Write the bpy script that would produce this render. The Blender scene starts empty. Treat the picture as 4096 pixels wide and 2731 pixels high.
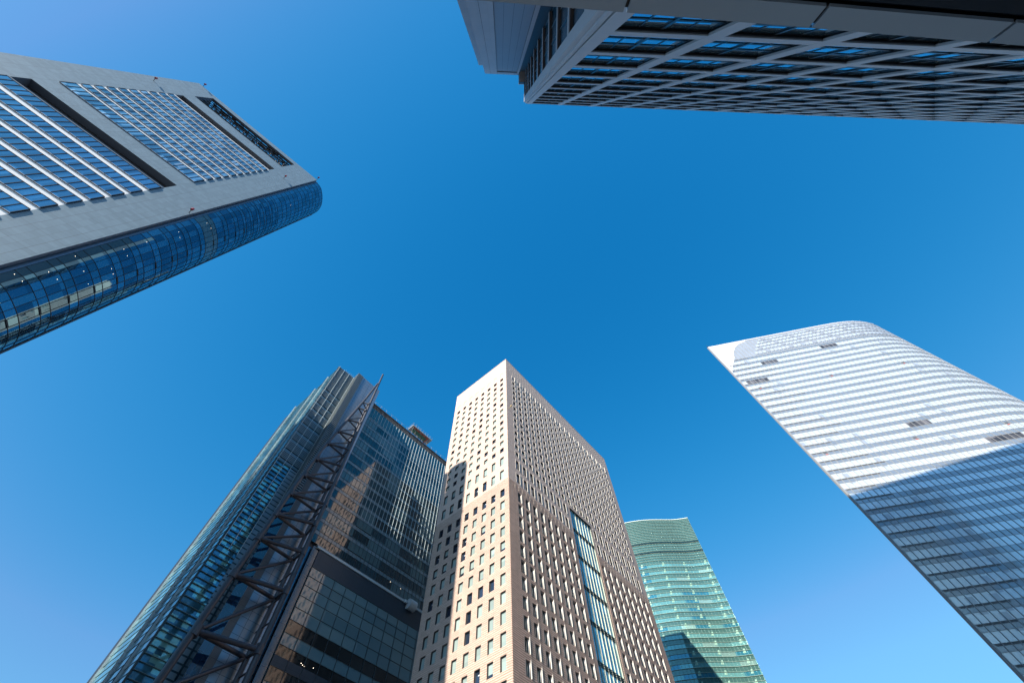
import bpy, math, random
from mathutils import Vector, Matrix
random.seed(7)
S = bpy.context.scene
COL = S.collection

# ---------------------------------------------------------------- camera
FPX, CX, CY, ZX, ZY = 1750.0, 2048.0, 1365.5, 2003.0, 523.0
EYE = 1.6
up = Vector(((ZX-CX)/FPX, -(ZY-CY)/FPX, -1.0)).normalized()
fw = Vector((0, 0, -1)); yv = (fw - up*fw.dot(up)).normalized(); xv = yv.cross(up)
RM = Matrix((xv, yv, up))
cam = bpy.data.objects.new('camera', bpy.data.cameras.new('camera'))
COL.objects.link(cam)
cam.matrix_world = Matrix.Translation((0, 0, EYE)) @ RM.to_4x4()
cam.data.sensor_width = 36.0; cam.data.lens = FPX/4096*36.0
cam.data.clip_start = 0.05; cam.data.clip_end = 6000
S.camera = cam
RT = RM.transposed()
def project(p):
    c = RT @ (Vector(p)-Vector((0, 0, EYE)))
    if c.z > -0.01: return None
    return (CX-FPX*c.x/c.z, CY+FPX*c.y/c.z)
def ray_px(px, py):
    return RM @ Vector(((px-CX)/FPX, -(py-CY)/FPX, -1.0))

# ---------------------------------------------------------------- light
EL = math.radians(27.3)
SH = Vector((-0.491, -0.871, 0)).normalized()
SUN = Vector((SH.x*math.cos(EL), SH.y*math.cos(EL), math.sin(EL)))
sl = bpy.data.lights.new('sun', 'SUN'); sl.energy = 4.0; sl.angle = math.radians(0.5); sl.color = (1.0, 0.905, 0.785)
so = bpy.data.objects.new('sun', sl); COL.objects.link(so)
so.rotation_euler = (-SUN).to_track_quat('-Z', 'Y').to_euler(); so.location = (0, 0, 400)
W = bpy.data.worlds.new('World'); S.world = W; W.use_nodes = True
nt = W.node_tree; nt.nodes.clear()
sky = nt.nodes.new('ShaderNodeTexSky'); sky.sky_type = 'NISHITA'; sky.sun_disc = False
sky.sun_elevation = EL; sky.sun_rotation = math.atan2(SH.x, SH.y)
sky.altitude = 0; sky.air_density = 1.0; sky.dust_density = 0.35; sky.ozone_density = 3.0
hs = nt.nodes.new('ShaderNodeHueSaturation'); hs.inputs['Saturation'].default_value = 1.3
hs.inputs['Hue'].default_value = 0.49; hs.inputs['Value'].default_value = 1.0
bg = nt.nodes.new('ShaderNodeBackground'); bg.inputs[1].default_value = 0.10
wo = nt.nodes.new('ShaderNodeOutputWorld')
sx = nt.nodes.new('ShaderNodeSeparateColor'); cb_ = nt.nodes.new('ShaderNodeCombineColor')
nt.links.new(sky.outputs[0], hs.inputs['Color']); nt.links.new(hs.outputs[0], sx.inputs[0])
def wm(op, a, b_):
    n = nt.nodes.new('ShaderNodeMath'); n.operation = op
    for i, v in enumerate((a, b_)):
        if isinstance(v, float): n.inputs[i].default_value = v
        else: nt.links.new(v, n.inputs[i])
    return n.outputs[0]
# camera-like response of a clear polarised blue: deeper red falloff, gentler blue
tcw = nt.nodes.new('ShaderNodeTexCoord'); sz = nt.nodes.new('ShaderNodeSeparateXYZ'); nt.links.new(tcw.outputs['Generated'], sz.inputs[0])
def ramp(lo, hi, a, b_):
    n = nt.nodes.new('ShaderNodeMapRange'); nt.links.new(sz.outputs[2], n.inputs[0])
    for i, v in enumerate((lo, hi, a, b_)): n.inputs[i+1].default_value = v
    return n.outputs[0]
bch = wm('MULTIPLY', wm('POWER', sx.outputs[2], 0.68), 1.626)
gch = wm('MINIMUM', wm('MULTIPLY', wm('POWER', sx.outputs[1], 0.95), 1.19), wm('MULTIPLY', bch, ramp(0.08, 0.30, 0.86, 0.56)))
rch = wm('MINIMUM', wm('MULTIPLY', wm('POWER', sx.outputs[0], 2.5), 8.6), wm('MULTIPLY', gch, ramp(0.08, 0.27, 0.90, 0.36)))
for i_, c_ in enumerate((rch, gch, bch)): nt.links.new(c_, cb_.inputs[i_])
nt.links.new(cb_.outputs[0], bg.inputs[0]); nt.links.new(bg.outputs[0], wo.inputs[0])
S.view_settings.view_transform = 'Standard'; S.view_settings.look = 'None'
S.view_settings.gamma = 1; S.view_settings.exposure = 1.15; S.view_settings.use_curve_mapping = False

# ---------------------------------------------------------------- materials
MATS = {}
def mat(name, base, rough=0.6, metal=0.0, ior=1.5, light=None, frac=0.0, cell=None, var=0.0, wave=0.0,
        grid=None, grid2=None, gcol=(0.03, 0.03, 0.035), noise=0.0, nscale=1.0, emit=None, tilt=0.0, seed=0.0, lighter=None, dust=0.0):
    """procedural material; UVs are metres along a face and up it"""
    if name in MATS: return MATS[name]
    m = bpy.data.materials.new(name); m.use_nodes = True; MATS[name] = m
    t = m.node_tree; N = t.nodes; L = t.links
    b = N['Principled BSDF']
    b.inputs['Roughness'].default_value = rough; b.inputs['Metallic'].default_value = metal
    b.inputs['IOR'].default_value = ior
    if emit:
        b.inputs['Emission Color'].default_value = (*base, 1); b.inputs['Emission Strength'].default_value = emit
    def M(op, a, c=None):
        n = N.new('ShaderNodeMath'); n.operation = op
        for i, v in enumerate((a, c)):
            if v is None: continue
            if isinstance(v, (int, float)): n.inputs[i].default_value = v
            else: L.new(v, n.inputs[i])
        return n.outputs[0]
    def mix(f, a, c):
        n = N.new('ShaderNodeMix'); n.data_type = 'RGBA'
        for i, v in ((0, f), (6, a), (7, c)):
            if isinstance(v, (int, float)): n.inputs[i].default_value = v
            elif isinstance(v, tuple): n.inputs[i].default_value = (*v, 1)
            else: L.new(v, n.inputs[i])
        return n.outputs[2]
    uv = N.new('ShaderNodeUVMap'); sp = N.new('ShaderNodeSeparateXYZ'); L.new(uv.outputs[0], sp.inputs[0])
    u, v = sp.outputs[0], sp.outputs[1]
    col = base
    wn = None
    if cell:
        cu = M('FLOOR', M('DIVIDE', u, cell[0])); cv = M('FLOOR', M('DIVIDE', v, cell[1]))
        cb = N.new('ShaderNodeCombineXYZ'); L.new(cu, cb.inputs[0]); L.new(cv, cb.inputs[1]); cb.inputs[2].default_value = seed
        wn = N.new('ShaderNodeTexWhiteNoise'); wn.noise_dimensions = '3D'; L.new(cb.outputs[0], wn.inputs['Vector'])
        if light:
            col = mix(M('GREATER_THAN', wn.outputs['Value'], 1-frac), base, light)
        if lighter:
            cb2 = N.new('ShaderNodeVectorMath'); cb2.operation = 'ADD'; L.new(cb.outputs[0], cb2.inputs[0]); cb2.inputs[1].default_value = (31.7, 11.3, 5)
            w2 = N.new('ShaderNodeTexWhiteNoise'); L.new(cb2.outputs[0], w2.inputs['Vector'])
            col = mix(M('GREATER_THAN', w2.outputs['Value'], 1-lighter[1]), col, lighter[0])
        if var:
            s = M('ADD', M('MULTIPLY', M('SUBTRACT', wn.outputs['Value'], 0.5), 2*var), 1.0)
            vm = N.new('ShaderNodeVectorMath'); vm.operation = 'SCALE'
            if isinstance(col, tuple): vm.inputs[0].default_value = col
            else: L.new(col, vm.inputs[0])
            L.new(s, vm.inputs['Scale']); col = vm.outputs[0]
    tc = None
    if noise or wave or dust:
        tc = N.new('ShaderNodeTexCoord')
    if noise:
        nz = N.new('ShaderNodeTexNoise'); nz.inputs['Scale'].default_value = nscale; nz.inputs['Detail'].default_value = 6
        L.new(tc.outputs['Object'], nz.inputs['Vector'])
        s = M('ADD', M('MULTIPLY', M('SUBTRACT', nz.outputs[0], 0.5), 2*noise), 1.0)
        vm = N.new('ShaderNodeVectorMath'); vm.operation = 'SCALE'
        if isinstance(col, tuple): vm.inputs[0].default_value = col
        else: L.new(col, vm.inputs[0])
        L.new(s, vm.inputs['Scale']); col = vm.outputs[0]
    for g in (grid, grid2):
        if not g: continue
        w, h, gu, gv, stg = g
        fac = None
        if w: 
            shift = M('MULTIPLY', M('FLOOR', M('DIVIDE', v, h if h else 1)), w*stg) if stg else 0.0
            fu = M('LESS_THAN', M('FRACT', M('DIVIDE', M('ADD', u, shift), w)), gu/w); fac = fu
        if h:
            fv = M('LESS_THAN', M('FRACT', M('DIVIDE', v, h)), gv/h); fac = fv if fac is None else M('MAXIMUM', fac, fv)
        col = mix(fac, col, gcol)
    if isinstance(col, tuple): b.inputs['Base Color'].default_value = (*col, 1)
    else: L.new(col, b.inputs['Base Color'])
    nrm = None
    if wave:
        nz = N.new('ShaderNodeTexNoise'); nz.inputs['Scale'].default_value = 0.55; nz.inputs['Detail'].default_value = 1.5
        L.new(tc.outputs['Object'], nz.inputs['Vector'])
        bp = N.new('ShaderNodeBump'); bp.inputs['Strength'].default_value = 1.0; bp.inputs['Distance'].default_value = wave
        L.new(nz.outputs[0], bp.inputs['Height']); nrm = bp.outputs[0]
    if tilt and wn:
        sb = N.new('ShaderNodeVectorMath'); sb.operation = 'SUBTRACT'; L.new(wn.outputs['Color'], sb.inputs[0]); sb.inputs[1].default_value = (.5, .5, .5)
        sc = N.new('ShaderNodeVectorMath'); sc.operation = 'SCALE'; L.new(sb.outputs[0], sc.inputs[0]); sc.inputs['Scale'].default_value = tilt
        ad = N.new('ShaderNodeVectorMath'); ad.operation = 'ADD'; L.new(sc.outputs[0], ad.inputs[0])
        if nrm: L.new(nrm, ad.inputs[1])
        else:
            ge = N.new('ShaderNodeNewGeometry'); L.new(ge.outputs['Normal'], ad.inputs[1])
        nm = N.new('ShaderNodeVectorMath'); nm.operation = 'NORMALIZE'; L.new(ad.outputs[0], nm.inputs[0]); nrm = nm.outputs[0]
    if nrm: L.new(nrm, b.inputs['Normal'])
    return m

# ---------------------------------------------------------------- frames
class Fr:
    """flat facade frame: u metres along it, z up, d metres out of it towards the viewer's side"""
    def __init__(s, A, B, n=None):
        s.A = Vector((A[0], A[1])); e = Vector((B[0], B[1]))-s.A; s.L = e.length; s.e = e/s.L
        nn = Vector((s.e.y, -s.e.x))
        ref = Vector(n) if n else -(s.A+s.e*s.L/2)
        s.n = nn if nn.dot(ref) > 0 else -nn
    def pt(s, u, z, d=0.0):
        p = s.A+s.e*u+s.n*d
        return (p.x, p.y, z)
    def xy(s, u, d=0.0):
        p = s.pt(u, 0, d); return (p[0], p[1])
class Cv:
    """curved facade frame along a polyline, same call as Fr"""
    def __init__(s, pts, ref, smooth=6):
        P = [Vector(p) for p in pts]; Q = []
        for i in range(len(P)-1):
            p0 = P[i-1] if i else P[0]*2-P[1]; p1 = P[i]; p2 = P[i+1]; p3 = P[i+2] if i+2 < len(P) else P[-1]*2-P[-2]
            for k in range(smooth):
                t = k/smooth
                Q.append(0.5*((2*p1)+(p2-p0)*t+(2*p0-5*p1+4*p2-p3)*t*t+(3*p1-p0-3*p2+p3)*t**3))
        Q.append(P[-1]); s.Q = Q; s.c = [0.0]
        for a, b in zip(Q, Q[1:]): s.c.append(s.c[-1]+(b-a).length)
        s.L = s.c[-1]; s.sign = 1
        m = len(Q)//3; e = Q[m+1]-Q[m]; n = Vector((e.y, -e.x))
        if n.dot(Vector(ref)) < 0: s.sign = -1
    def _at(s, u):
        u = min(max(u, 0.0), s.L-1e-6); i = 0
        lo, hi = 0, len(s.c)-2
        while lo < hi:
            m = (lo+hi+1)//2
            if s.c[m] <= u: lo = m
            else: hi = m-1
        i = lo; t = (u-s.c[i])/(s.c[i+1]-s.c[i])
        def tan(j):
            a = s.Q[max(j-1, 0)]; b = s.Q[min(j+1, len(s.Q)-1)]; return (b-a).normalized()
        e = (tan(i)*(1-t)+tan(i+1)*t).normalized()
        return s.Q[i].lerp(s.Q[i+1], t), Vector((e.y, -e.x))*s.sign
    def pt(s, u, z, d=0.0):
        p, n = s._at(u); p = p+n*d; return (p.x, p.y, z)
    def xy(s, u, d=0.0):
        p = s.pt(u, 0, d); return (p[0], p[1])

class MB:
    def __init__(s): s.v = []; s.f = []; s.m = []; s.uv = []; s.ms = []
    def mi(s, m):
        if m not in s.ms: s.ms.append(m)
        return s.ms.index(m)
    def poly(s, pts, m, uvs=None):
        i = len(s.v); s.v += [tuple(p) for p in pts]; s.f.append(tuple(range(i, i+len(pts)))); s.m.append(s.mi(m))
        s.uv.append(uvs if uvs else [(p[0]+p[1], p[2]) for p in pts])
    def quad(s, fr, u0, u1, z0, z1, m, d=0.0, step=None):
        n = 1 if (isinstance(fr, Fr) or not step) else max(1, int(math.ceil((u1-u0)/step)))
        for k in range(n):
            a = u0+(u1-u0)*k/n; b = u0+(u1-u0)*(k+1)/n
            P = [fr.pt(a, z0, d), fr.pt(b, z0, d), fr.pt(b, z1, d), fr.pt(a, z1, d)]; U = [(a, z0), (b, z0), (b, z1), (a, z1)]
            nn = (Vector(P[1])-Vector(P[0])).cross(Vector(P[2])-Vector(P[0]))
            o = Vector(fr.pt(a, z0, d+1))-Vector(P[0])
            if nn.dot(o) < 0: P.reverse(); U.reverse()
            s.poly(P, m, U)
    def hexa(s, c, m, uo=0, vo=0):
        """c: 8 corners, 0-3 ring at one end, 4-7 the same ring at the other"""
        cen = sum((Vector(p) for p in c), Vector())/8
        for q in ((0, 1, 2, 3), (4, 5, 6, 7), (0, 1, 5, 4), (1, 2, 6, 5), (2, 3, 7, 6), (3, 0, 4, 7)):
            P = [Vector(c[i]) for i in q]; fc = sum(P, Vector())/4
            nn = (P[1]-P[0]).cross(P[2]-P[0])
            if nn.dot(fc-cen) < 0: P.reverse()
            a = P[0]; e = P[1]-P[0]; h = Vector((e.x, e.y, 0))
            if abs(nn.normalized().z) > 0.7 or h.length < 1e-6: uvs = [(p.x+uo, p.y+vo) for p in P]
            else:
                ax = Vector((-nn.y, nn.x, 0)).normalized(); uvs = [(p.dot(ax)+uo, p.z+vo) for p in P]
            s.poly([tuple(p) for p in P], m, uvs)
    def box(s, fr, u0, u1, z0, z1, d0, d1, m, step=None):
        n = 1 if (isinstance(fr, Fr) or not step) else max(1, int(math.ceil((u1-u0)/step)))
        for k in range(n):
            a = u0+(u1-u0)*k/n; b = u0+(u1-u0)*(k+1)/n
            s.hexa([fr.pt(a, z0, d0), fr.pt(b, z0, d0), fr.pt(b, z0, d1), fr.pt(a, z0, d1),
                    fr.pt(a, z1, d0), fr.pt(b, z1, d0), fr.pt(b, z1, d1), fr.pt(a, z1, d1)], m)
    def prism(s, pts, z0, z1, m, mt=None):
        n = len(pts)
        for i in range(n):
            a, b = pts[i], pts[(i+1) % n]; l = math.hypot(b[0]-a[0], b[1]-a[1])
            s.poly([(a[0], a[1], z0), (b[0], b[1], z0), (b[0], b[1], z1), (a[0], a[1], z1)], m, [(0, z0), (l, z0), (l, z1), (0, z1)])
        s.poly([(p[0], p[1], z1) for p in pts], mt or m); s.poly([(p[0], p[1], z0) for p in reversed(pts)], mt or m)
    def tube(s, p, q, r0, r1, m, n=14, cap=True):
        p = Vector(p); q = Vector(q); ax = (q-p).normalized(); a = ax.orthogonal().normalized(); b = ax.cross(a)
        r = [[p+(a*math.cos(2*math.pi*k/n)+b*math.sin(2*math.pi*k/n))*r0 for k in range(n)],
             [q+(a*math.cos(2*math.pi*k/n)+b*math.sin(2*math.pi*k/n))*r1 for k in range(n)]]
        L = (q-p).length
        for k in range(n):
            j = (k+1) % n
            s.poly([r[0][k], r[0][j], r[1][j], r[1][k]], m, [(k*.3, 0), (k*.3+.3, 0), (k*.3+.3, L), (k*.3, L)])
        if cap: s.poly(list(reversed(r[0])), m); s.poly(r[1], m)
    def build(s, name, parent=None, smooth=False):
        base = parent['_b'] if parent is not None and '_b' in parent else (0, 0, 0)
        me = bpy.data.meshes.new(name)
        me.from_pydata([(a-base[0], b-base[1], c-base[2]) for a, b, c in s.v], [], s.f)
        for m in s.ms: me.materials.append(m)
        me.polygons.foreach_set('material_index', s.m)
        ul = me.uv_layers.new(name='UVMap'); fl = []
        for q in s.uv:
            for w in q: fl += [w[0], w[1]]
        ul.data.foreach_set('uv', fl)
        if smooth:
            me.polygons.foreach_set('use_smooth', [True]*len(s.f))
            me.update()
        o = bpy.data.objects.new(name, me); COL.objects.link(o)
        if parent is not None:
            o.parent = parent; o['_b'] = base
        return o
def thing(name, label, cat, loc=(0, 0, 0), group=None):
    o = bpy.data.objects.new(name, None); COL.objects.link(o); o.location = loc; o['_b'] = loc
    o['label'] = label; o['category'] = cat
    if group: o['group'] = group
    return o
def area(pts):
    q = [project(p) for p in pts]
    if any(p is None for p in q): return 0
    cx = sum(p[0] for p in q)/len(q); cy = sum(p[1] for p in q)/len(q)
    a = abs(sum(q[i][0]*q[(i+1) % len(q)][1]-q[(i+1) % len(q)][0]*q[i][1] for i in range(len(q))))/2
    return a if (-20 < cx < 4116 and -20 < cy < 2751) else a*1e-4

# common materials
m_dark = mat('dark_recess', (0.012, 0.013, 0.016), 0.5)
m_black = mat('black_joint', (0.006, 0.007, 0.008), 0.6)
m_roof = mat('roof_concrete', (0.22, 0.22, 0.22), 0.9, noise=.2, nscale=.3)

# ---------------------------------------------------------------- ground
g = MB()
m_pave = mat('paving', (0.085, 0.09, 0.095), 0.85, grid=(0.6, 0.6, 0.012, 0.012, 0.5), gcol=(0.04, 0.04, 0.04), noise=.18, nscale=.6, cell=(0.6, 0.6), var=.08)
g.poly([(-2500, -2500, 0), (2500, -2500, 0), (2500, 2500, 0), (-2500, 2500, 0)], m_pave, [(-2500, -2500), (2500, -2500), (2500, 2500), (-2500, 2500)])
go = g.build('ground'); go['kind'] = 'structure'

# ================================================================ BEIGE HOTEL TOWER
def beige():
    B0 = (-3.14, 90.73); BL = (-26.46, 108.9); BR = (42.95, 150.2)
    FL = Fr(B0, BL); FR = Fr(B0, BR)
    H = 172.0; ZR = 99.35
    root = thing('beige_tower', 'beige tiled tower with small square windows and a vertical glass strip, between the glass towers', 'tower', (B0[0], B0[1], 0))
    mt = mat('beige_tile', (0.59, 0.45, 0.37), 0.75, cell=(0.9, 0.3), var=.09, grid=(0.9, 0.305, 0.02, 0.02, 0.5), gcol=(0.34, 0.24, 0.19), noise=.09, nscale=.08)
    ml = mat('beige_tile_low', (0.56, 0.43, 0.355), 0.75, cell=(1.1, 0.438), var=.13, grid=(1.1, 0.438, 0.03, 0.09, 0.5), gcol=(0.27, 0.17, 0.12), noise=.08, nscale=.1)
    mrib = mat('beige_rib', (0.62, 0.455, 0.365), 0.75, cell=(1.4, 0.438), var=.12, noise=.08, nscale=.1)
    mgv = mat('beige_rib_recess', (0.22, 0.15, 0.11), 0.8, cell=(1.4, 0.438), var=.1)
    mrev = mat('window_reveal', (0.055, 0.055, 0.055), 0.5)
    mfin = mat('white_fin', (0.60, 0.58, 0.53), 0.45)
    mwl = [mat('blind_pane', (0.30, 0.385, 0.365), 0.12, ior=1.55, cell=(3.47, 3.66), var=.18),
           mat('dark_pane', (0.015, 0.025, 0.045), 0.04, ior=1.7, cell=(3.47, 3.66), var=.5, tilt=.02)]
    mwr = [mat('side_pane', (0.035, 0.075, 0.085), 0.06, ior=1.7, cell=(1.7, 3.66), var=.6, tilt=.03),
           mat('side_pane_navy', (0.008, 0.018, 0.045), 0.05, ior=1.7, tilt=.02, cell=(1.7, 3.66), var=.4)]
    # window schedule: (face, u0, u1, z0, z1, kind)
    rowsU = [157.9-3.66*k for k in range(13)]
    rowsL = [96.0-4.395*k for k in range(22)]
    win = []
    for c in range(8):
        u0 = 1.72+3.47*c; u1 = u0+1.55
        for z in rowsU: win.append((0, u0, u1, z-1.85, z))
        win.append((0, u0, u1, 109.6-3.5, 109.6)); win.append((0, u0, u1, 103.8-3.6, 103.8))
        for z in rowsL: win.append((0, u0-.2, u1-.15, z-2.75, z))
    for c in range(20):
        u0 = 3.72+3.47*c; u1 = u0+1.6
        for z in rowsU: win.append((1, u0, u1, z-1.85, z))
        if c < 8 or c >= 12:
            win.append((1, u0, u1, 109.8-3.6, 109.8)); win.append((1, u0, u1, 104.0-3.7, 104.0))
            for z in rowsL: win.append((1, u0+.2, u1+.2, z-2.75, z))
    GS0, GS1, GST = 31.9, 44.3, 110.6          # the glass strip
    def wall(fr, fi, zlo, zhi, mm, mb, L, d=0.0):
        ws = [w for w in win if w[0] == fi and w[4] <= zhi+.01 and w[3] >= zlo-.01]
        zs = sorted(set([zlo, zhi]+[w[3] for w in ws]+[w[4] for w in ws]+([GST] if fi == 1 and zlo < GST < zhi else [])))
        for a, b in zip(zs, zs[1:]):
            mid = (a+b)/2
            holes = sorted((w[1], w[2]) for w in ws if w[3] < mid < w[4])
            if fi == 1 and mid < GST: holes = sorted(holes+[(GS0, GS1)])
            u = 0.0
            for h0, h1 in holes+[(L, L)]:
                if h0 > u+1e-4: mb.quad(fr, u, h0, a, b, mm, d)
                u = h1
    w1 = MB(); wall(FL, 0, ZR, H, mt, w1, FL.L); wall(FL, 0, 0, ZR, ml, w1, FL.L)
    wall(FR, 1, ZR, H, mt, w1, FR.L); wall(FR, 1, 0, ZR, mgv, w1, FR.L)
    # hidden sides, roof
    Cc = (BL[0]+FR.e.x*FR.L, BL[1]+FR.e.y*FR.L)
    for a, b in ((BL, Cc), (Cc, BR)):
        w1.poly([(a[0], a[1], 0), (b[0], b[1], 0), (b[0], b[1], H), (a[0], a[1], H)], mt)
    w1.poly([(*p, H-.6) for p in (B0, BR, Cc, BL)], m_roof)
    w1.prism([(30, 152), (42, 152), (55.5, 196), (20, 196)], 0, H-1.5, mt, m_roof)  # unseen rear wing, added to throw shade on the green tower
    wo_ = w1.build('wall', root)
    # parapet cap
    pc = MB(); pc.box(FL, 0, FL.L, H, H+.25, -.6, .06, mt); pc.box(FR, 0, FR.L, H, H+.25, -.6, .06, mt); pc.build('parapet', root)
    # horizontal ribs of the lower zone
    rb = MB()
    n = int(ZR/0.438)
    for fi, fr, L, pr in ((1, FR, FR.L, .13), (0, FL, FL.L, .035)):
        for k in range(n+1):
            z0 = ZR-.02-k*0.438-.24; z1 = z0+.24
            if z0 < 8: break
            if fi == 0 and k % 1: continue
            holes = []
            for w in win:
                if w[0] == fi and w[3]-.12 < z1 and w[4]+.12 > z0: holes.append((w[1]-.04, w[2]+(.06 if fi else .04)))
            if fi == 1: holes.append((GS0-.1, GS1+.1))
            u = 0.0
            for h0, h1 in sorted(holes)+[(L, L)]:
                if h0 > u+.02: rb.box(fr, u, h0, z0, z1, .002, pr, mrib if fi else ml)
                u = max(u, h1)
    rb.build('ribbed_cladding', wo_)
    # studs on the upper right face, blind window outlines on the left
    st = MB()
    for k in range(42):
        u = 2.6+1.735*k
        for j in range(6): st.box(FR, u, u+.12, 163.6+1.4*j, 163.75+1.4*j, .002, .16, mfin)
    for k in range(42):
        u = 2.6+1.735*k
        if GS0-3 < u < GS1+3: continue
        for j in range(3): st.box(FR, u, u+.12, 97.2+.6*j, 97.32+.6*j, .13, .30, mfin)
    st.build('stud', wo_)
    for c in range(8):
        u0 = 1.72+3.47*c; u1 = u0+1.55
        o = MB(); o.box(FL, u0, u1, 161.8, 161.92, .002, .03, mrev); o.box(FL, u1-.1, u1, 159.7, 161.8, .002, .03, mrev); o.build('blind_window', root)
    for c in range(20):
        u0 = 3.72+3.47*c
        o = MB(); o.box(FR, u0, u0+1.4, 159.9, 162.0, .002, .03, mat('blind_panel', (.16, .14, .13), .6))
        o.box(FR, u0-.12, u0-.02, 159.7, 162.4, .002, .12, mfin); o.box(FR, u0+1.6, u0+1.7, 159.4, 162.6, .002, .28, mfin); o.build('blind_window', root)
    # windows
    def one(w, mb, fm):
        fi, u0, u1, z0, z1 = w; fr = (FL, FR)[fi]; D = -.42 if fi == 0 else -.32
        r = random.Random(int(u0*977+z0*131+fi*7)); 
        lowz = z0 < 99
        if fi == 0:
            p = .28 if z0 > 112 else .14
            dark = r.random() < p or (z1 > 157) or (abs(z1-96.0) < .1)
            if 100 < z0 < 112: dark = r.random() < .25
            if z1 < 50: dark = r.random() < .6
            pm = mwl[1] if dark else mwl[0]
        else:
            dark = r.random() < .35
            pm = mwr[1] if (dark or 100 < z0 < 112) else mwr[0]
            if abs(z1-96.0) < .1: pm = m_dark
        mb.quad(fr, u0, u1, z0, z1, pm, D)
        if fi == 0 and not dark and r.random() < .22:      # blind not fully down
            mb.quad(fr, u0, u1, z0, z0+(z1-z0)*r.uniform(.15, .45), mwl[1], D+.012)
        if fi == 0 and dark and r.random() < .45:
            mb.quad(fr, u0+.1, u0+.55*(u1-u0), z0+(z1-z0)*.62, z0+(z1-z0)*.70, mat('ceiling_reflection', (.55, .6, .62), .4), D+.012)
        # reveals
        for a in ((u0, u0), (u1, u1)):
            mb.poly([fr.pt(a[0], z0, 0), fr.pt(a[0], z1, 0), fr.pt(a[0], z1, D), fr.pt(a[0], z0, D)], mrev)
        for z in (z0, z1):
            mb.poly([fr.pt(u0, z, 0), fr.pt(u1, z, 0), fr.pt(u1, z, D), fr.pt(u0, z, D)], mrev)
        fm.box(fr, u0, u0+.07, z0, z1, D+.001, D+.07, mrev); fm.box(fr, u1-.07, u1, z0, z1, D+.001, D+.07, mrev)
        fm.box(fr, u0+.07, u1-.07, z1-.07, z1, D+.001, D+.07, mrev); fm.box(fr, u0+.07, u1-.07, z0, z0+.07, D+.001, D+.07, mrev)
        if fi == 1:
            fm.box(fr, u0-.12, u0-.02, z0-.15, z1+.45, -.1, .10 if lowz else .06, mfin)
            fm.box(fr, u1+.005, u1+.10, z0-.15, z1+.45, -.1, .24 if lowz else .16, mfin)
            if lowz: fm.hexa([fr.pt(u1-.28, z0, -.25), fr.pt(u1-.16, z0, -.25), fr.pt(u1-.16, z0, -.1), fr.pt(u1-.28, z0, -.1),
                     fr.pt(u1-.28, z1, -.25), fr.pt(u1-.16, z1, -.25), fr.pt(u1-.03, z1, .08), fr.pt(u1-.14, z1, .08)], mfin)
    sc = sorted(win, key=lambda w: -area([(FL, FR)[w[0]].pt(a, b) for a, b in ((w[1], w[3]), (w[2], w[3]), (w[2], w[4]), (w[1], w[4]))]))
    for w in sc[:100]:
        a = MB(); b = MB(); one(w, a, b); o = a.build('window', root); b.build('window_frame', o)
    a = MB()
    for w in sc[100:]: one(w, a, a)
    o = a.build('window', root); o['kind'] = 'stuff'
    # glass strip with white fins
    gs = MB(); mg = mat('strip_glass', (0.16, 0.42, 0.44), 0.05, metal=.55, ior=1.9, cell=(1.77, 4.39), var=.35, tilt=.012, grid=(0, 2.195, 0, .06, 0), gcol=(.01, .02, .03), light=(0.20, 0.46, 0.50), frac=.3)
    gs.quad(FR, GS0, GS1, 2, GST, mg, -.5)
    for u in (GS0, GS1): gs.poly([FR.pt(u, 2, 0), FR.pt(u, GST, 0), FR.pt(u, GST, -.5), FR.pt(u, 2, -.5)], mrev)
    gs.poly([FR.pt(GS0, GST, 0), FR.pt(GS1, GST, 0), FR.pt(GS1, GST, -.5), FR.pt(GS0, GST, -.5)], mrev)
    go_ = gs.build('glass_strip', root)
    mlv = mat('strip_louver', (0.045, 0.07, 0.06), 0.4)
    for k in range(10):
        z = GST-8-k*9.8
        lv = MB()
        for j in range(3): lv.box(FR, GS0+.05, GS1-.05, z-j*.45, z-j*.45+.12, -.49, -.3, mlv)
        if z > 5: lv.build('louver_band', go_)
    mfs = mat('strip_fin', (0.60, 0.60, 0.50), 0.4)
    for k in range(8):
        f = MB(); u = GS0+.02+k*(GS1-GS0-.2)/7; f.box(FR, u, u+.10, 2, GST+.4, -.49, -.30, mfs); f.build('fin', go_)
    for k in range(9):
        f = MB(); u = GS0-.3+k*1.55; f.tube(FR.pt(u, GST+1.0, .01), FR.pt(u, GST+1.5, .9), .06, .06, mfs, 6); f.tube(FR.pt(u-.35, GST+1.5, .9), FR.pt(u+.35, GST+1.5, .9), .05, .05, mfs, 6); f.build('bracket', root)
    # small camera arm on the right face near the corner
    f = MB(); ma = mat('gold_metal', (.55, .42, .2), .4)
    f.tube(FR.pt(1.0, 135.2, .0), FR.pt(1.0, 135.6, 1.1), .09, .09, ma, 8); f.box(FR, .8, 1.2, 135.5, 136.0, .9, 1.5, ma); f.build('camera_arm', root)
beige()

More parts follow.
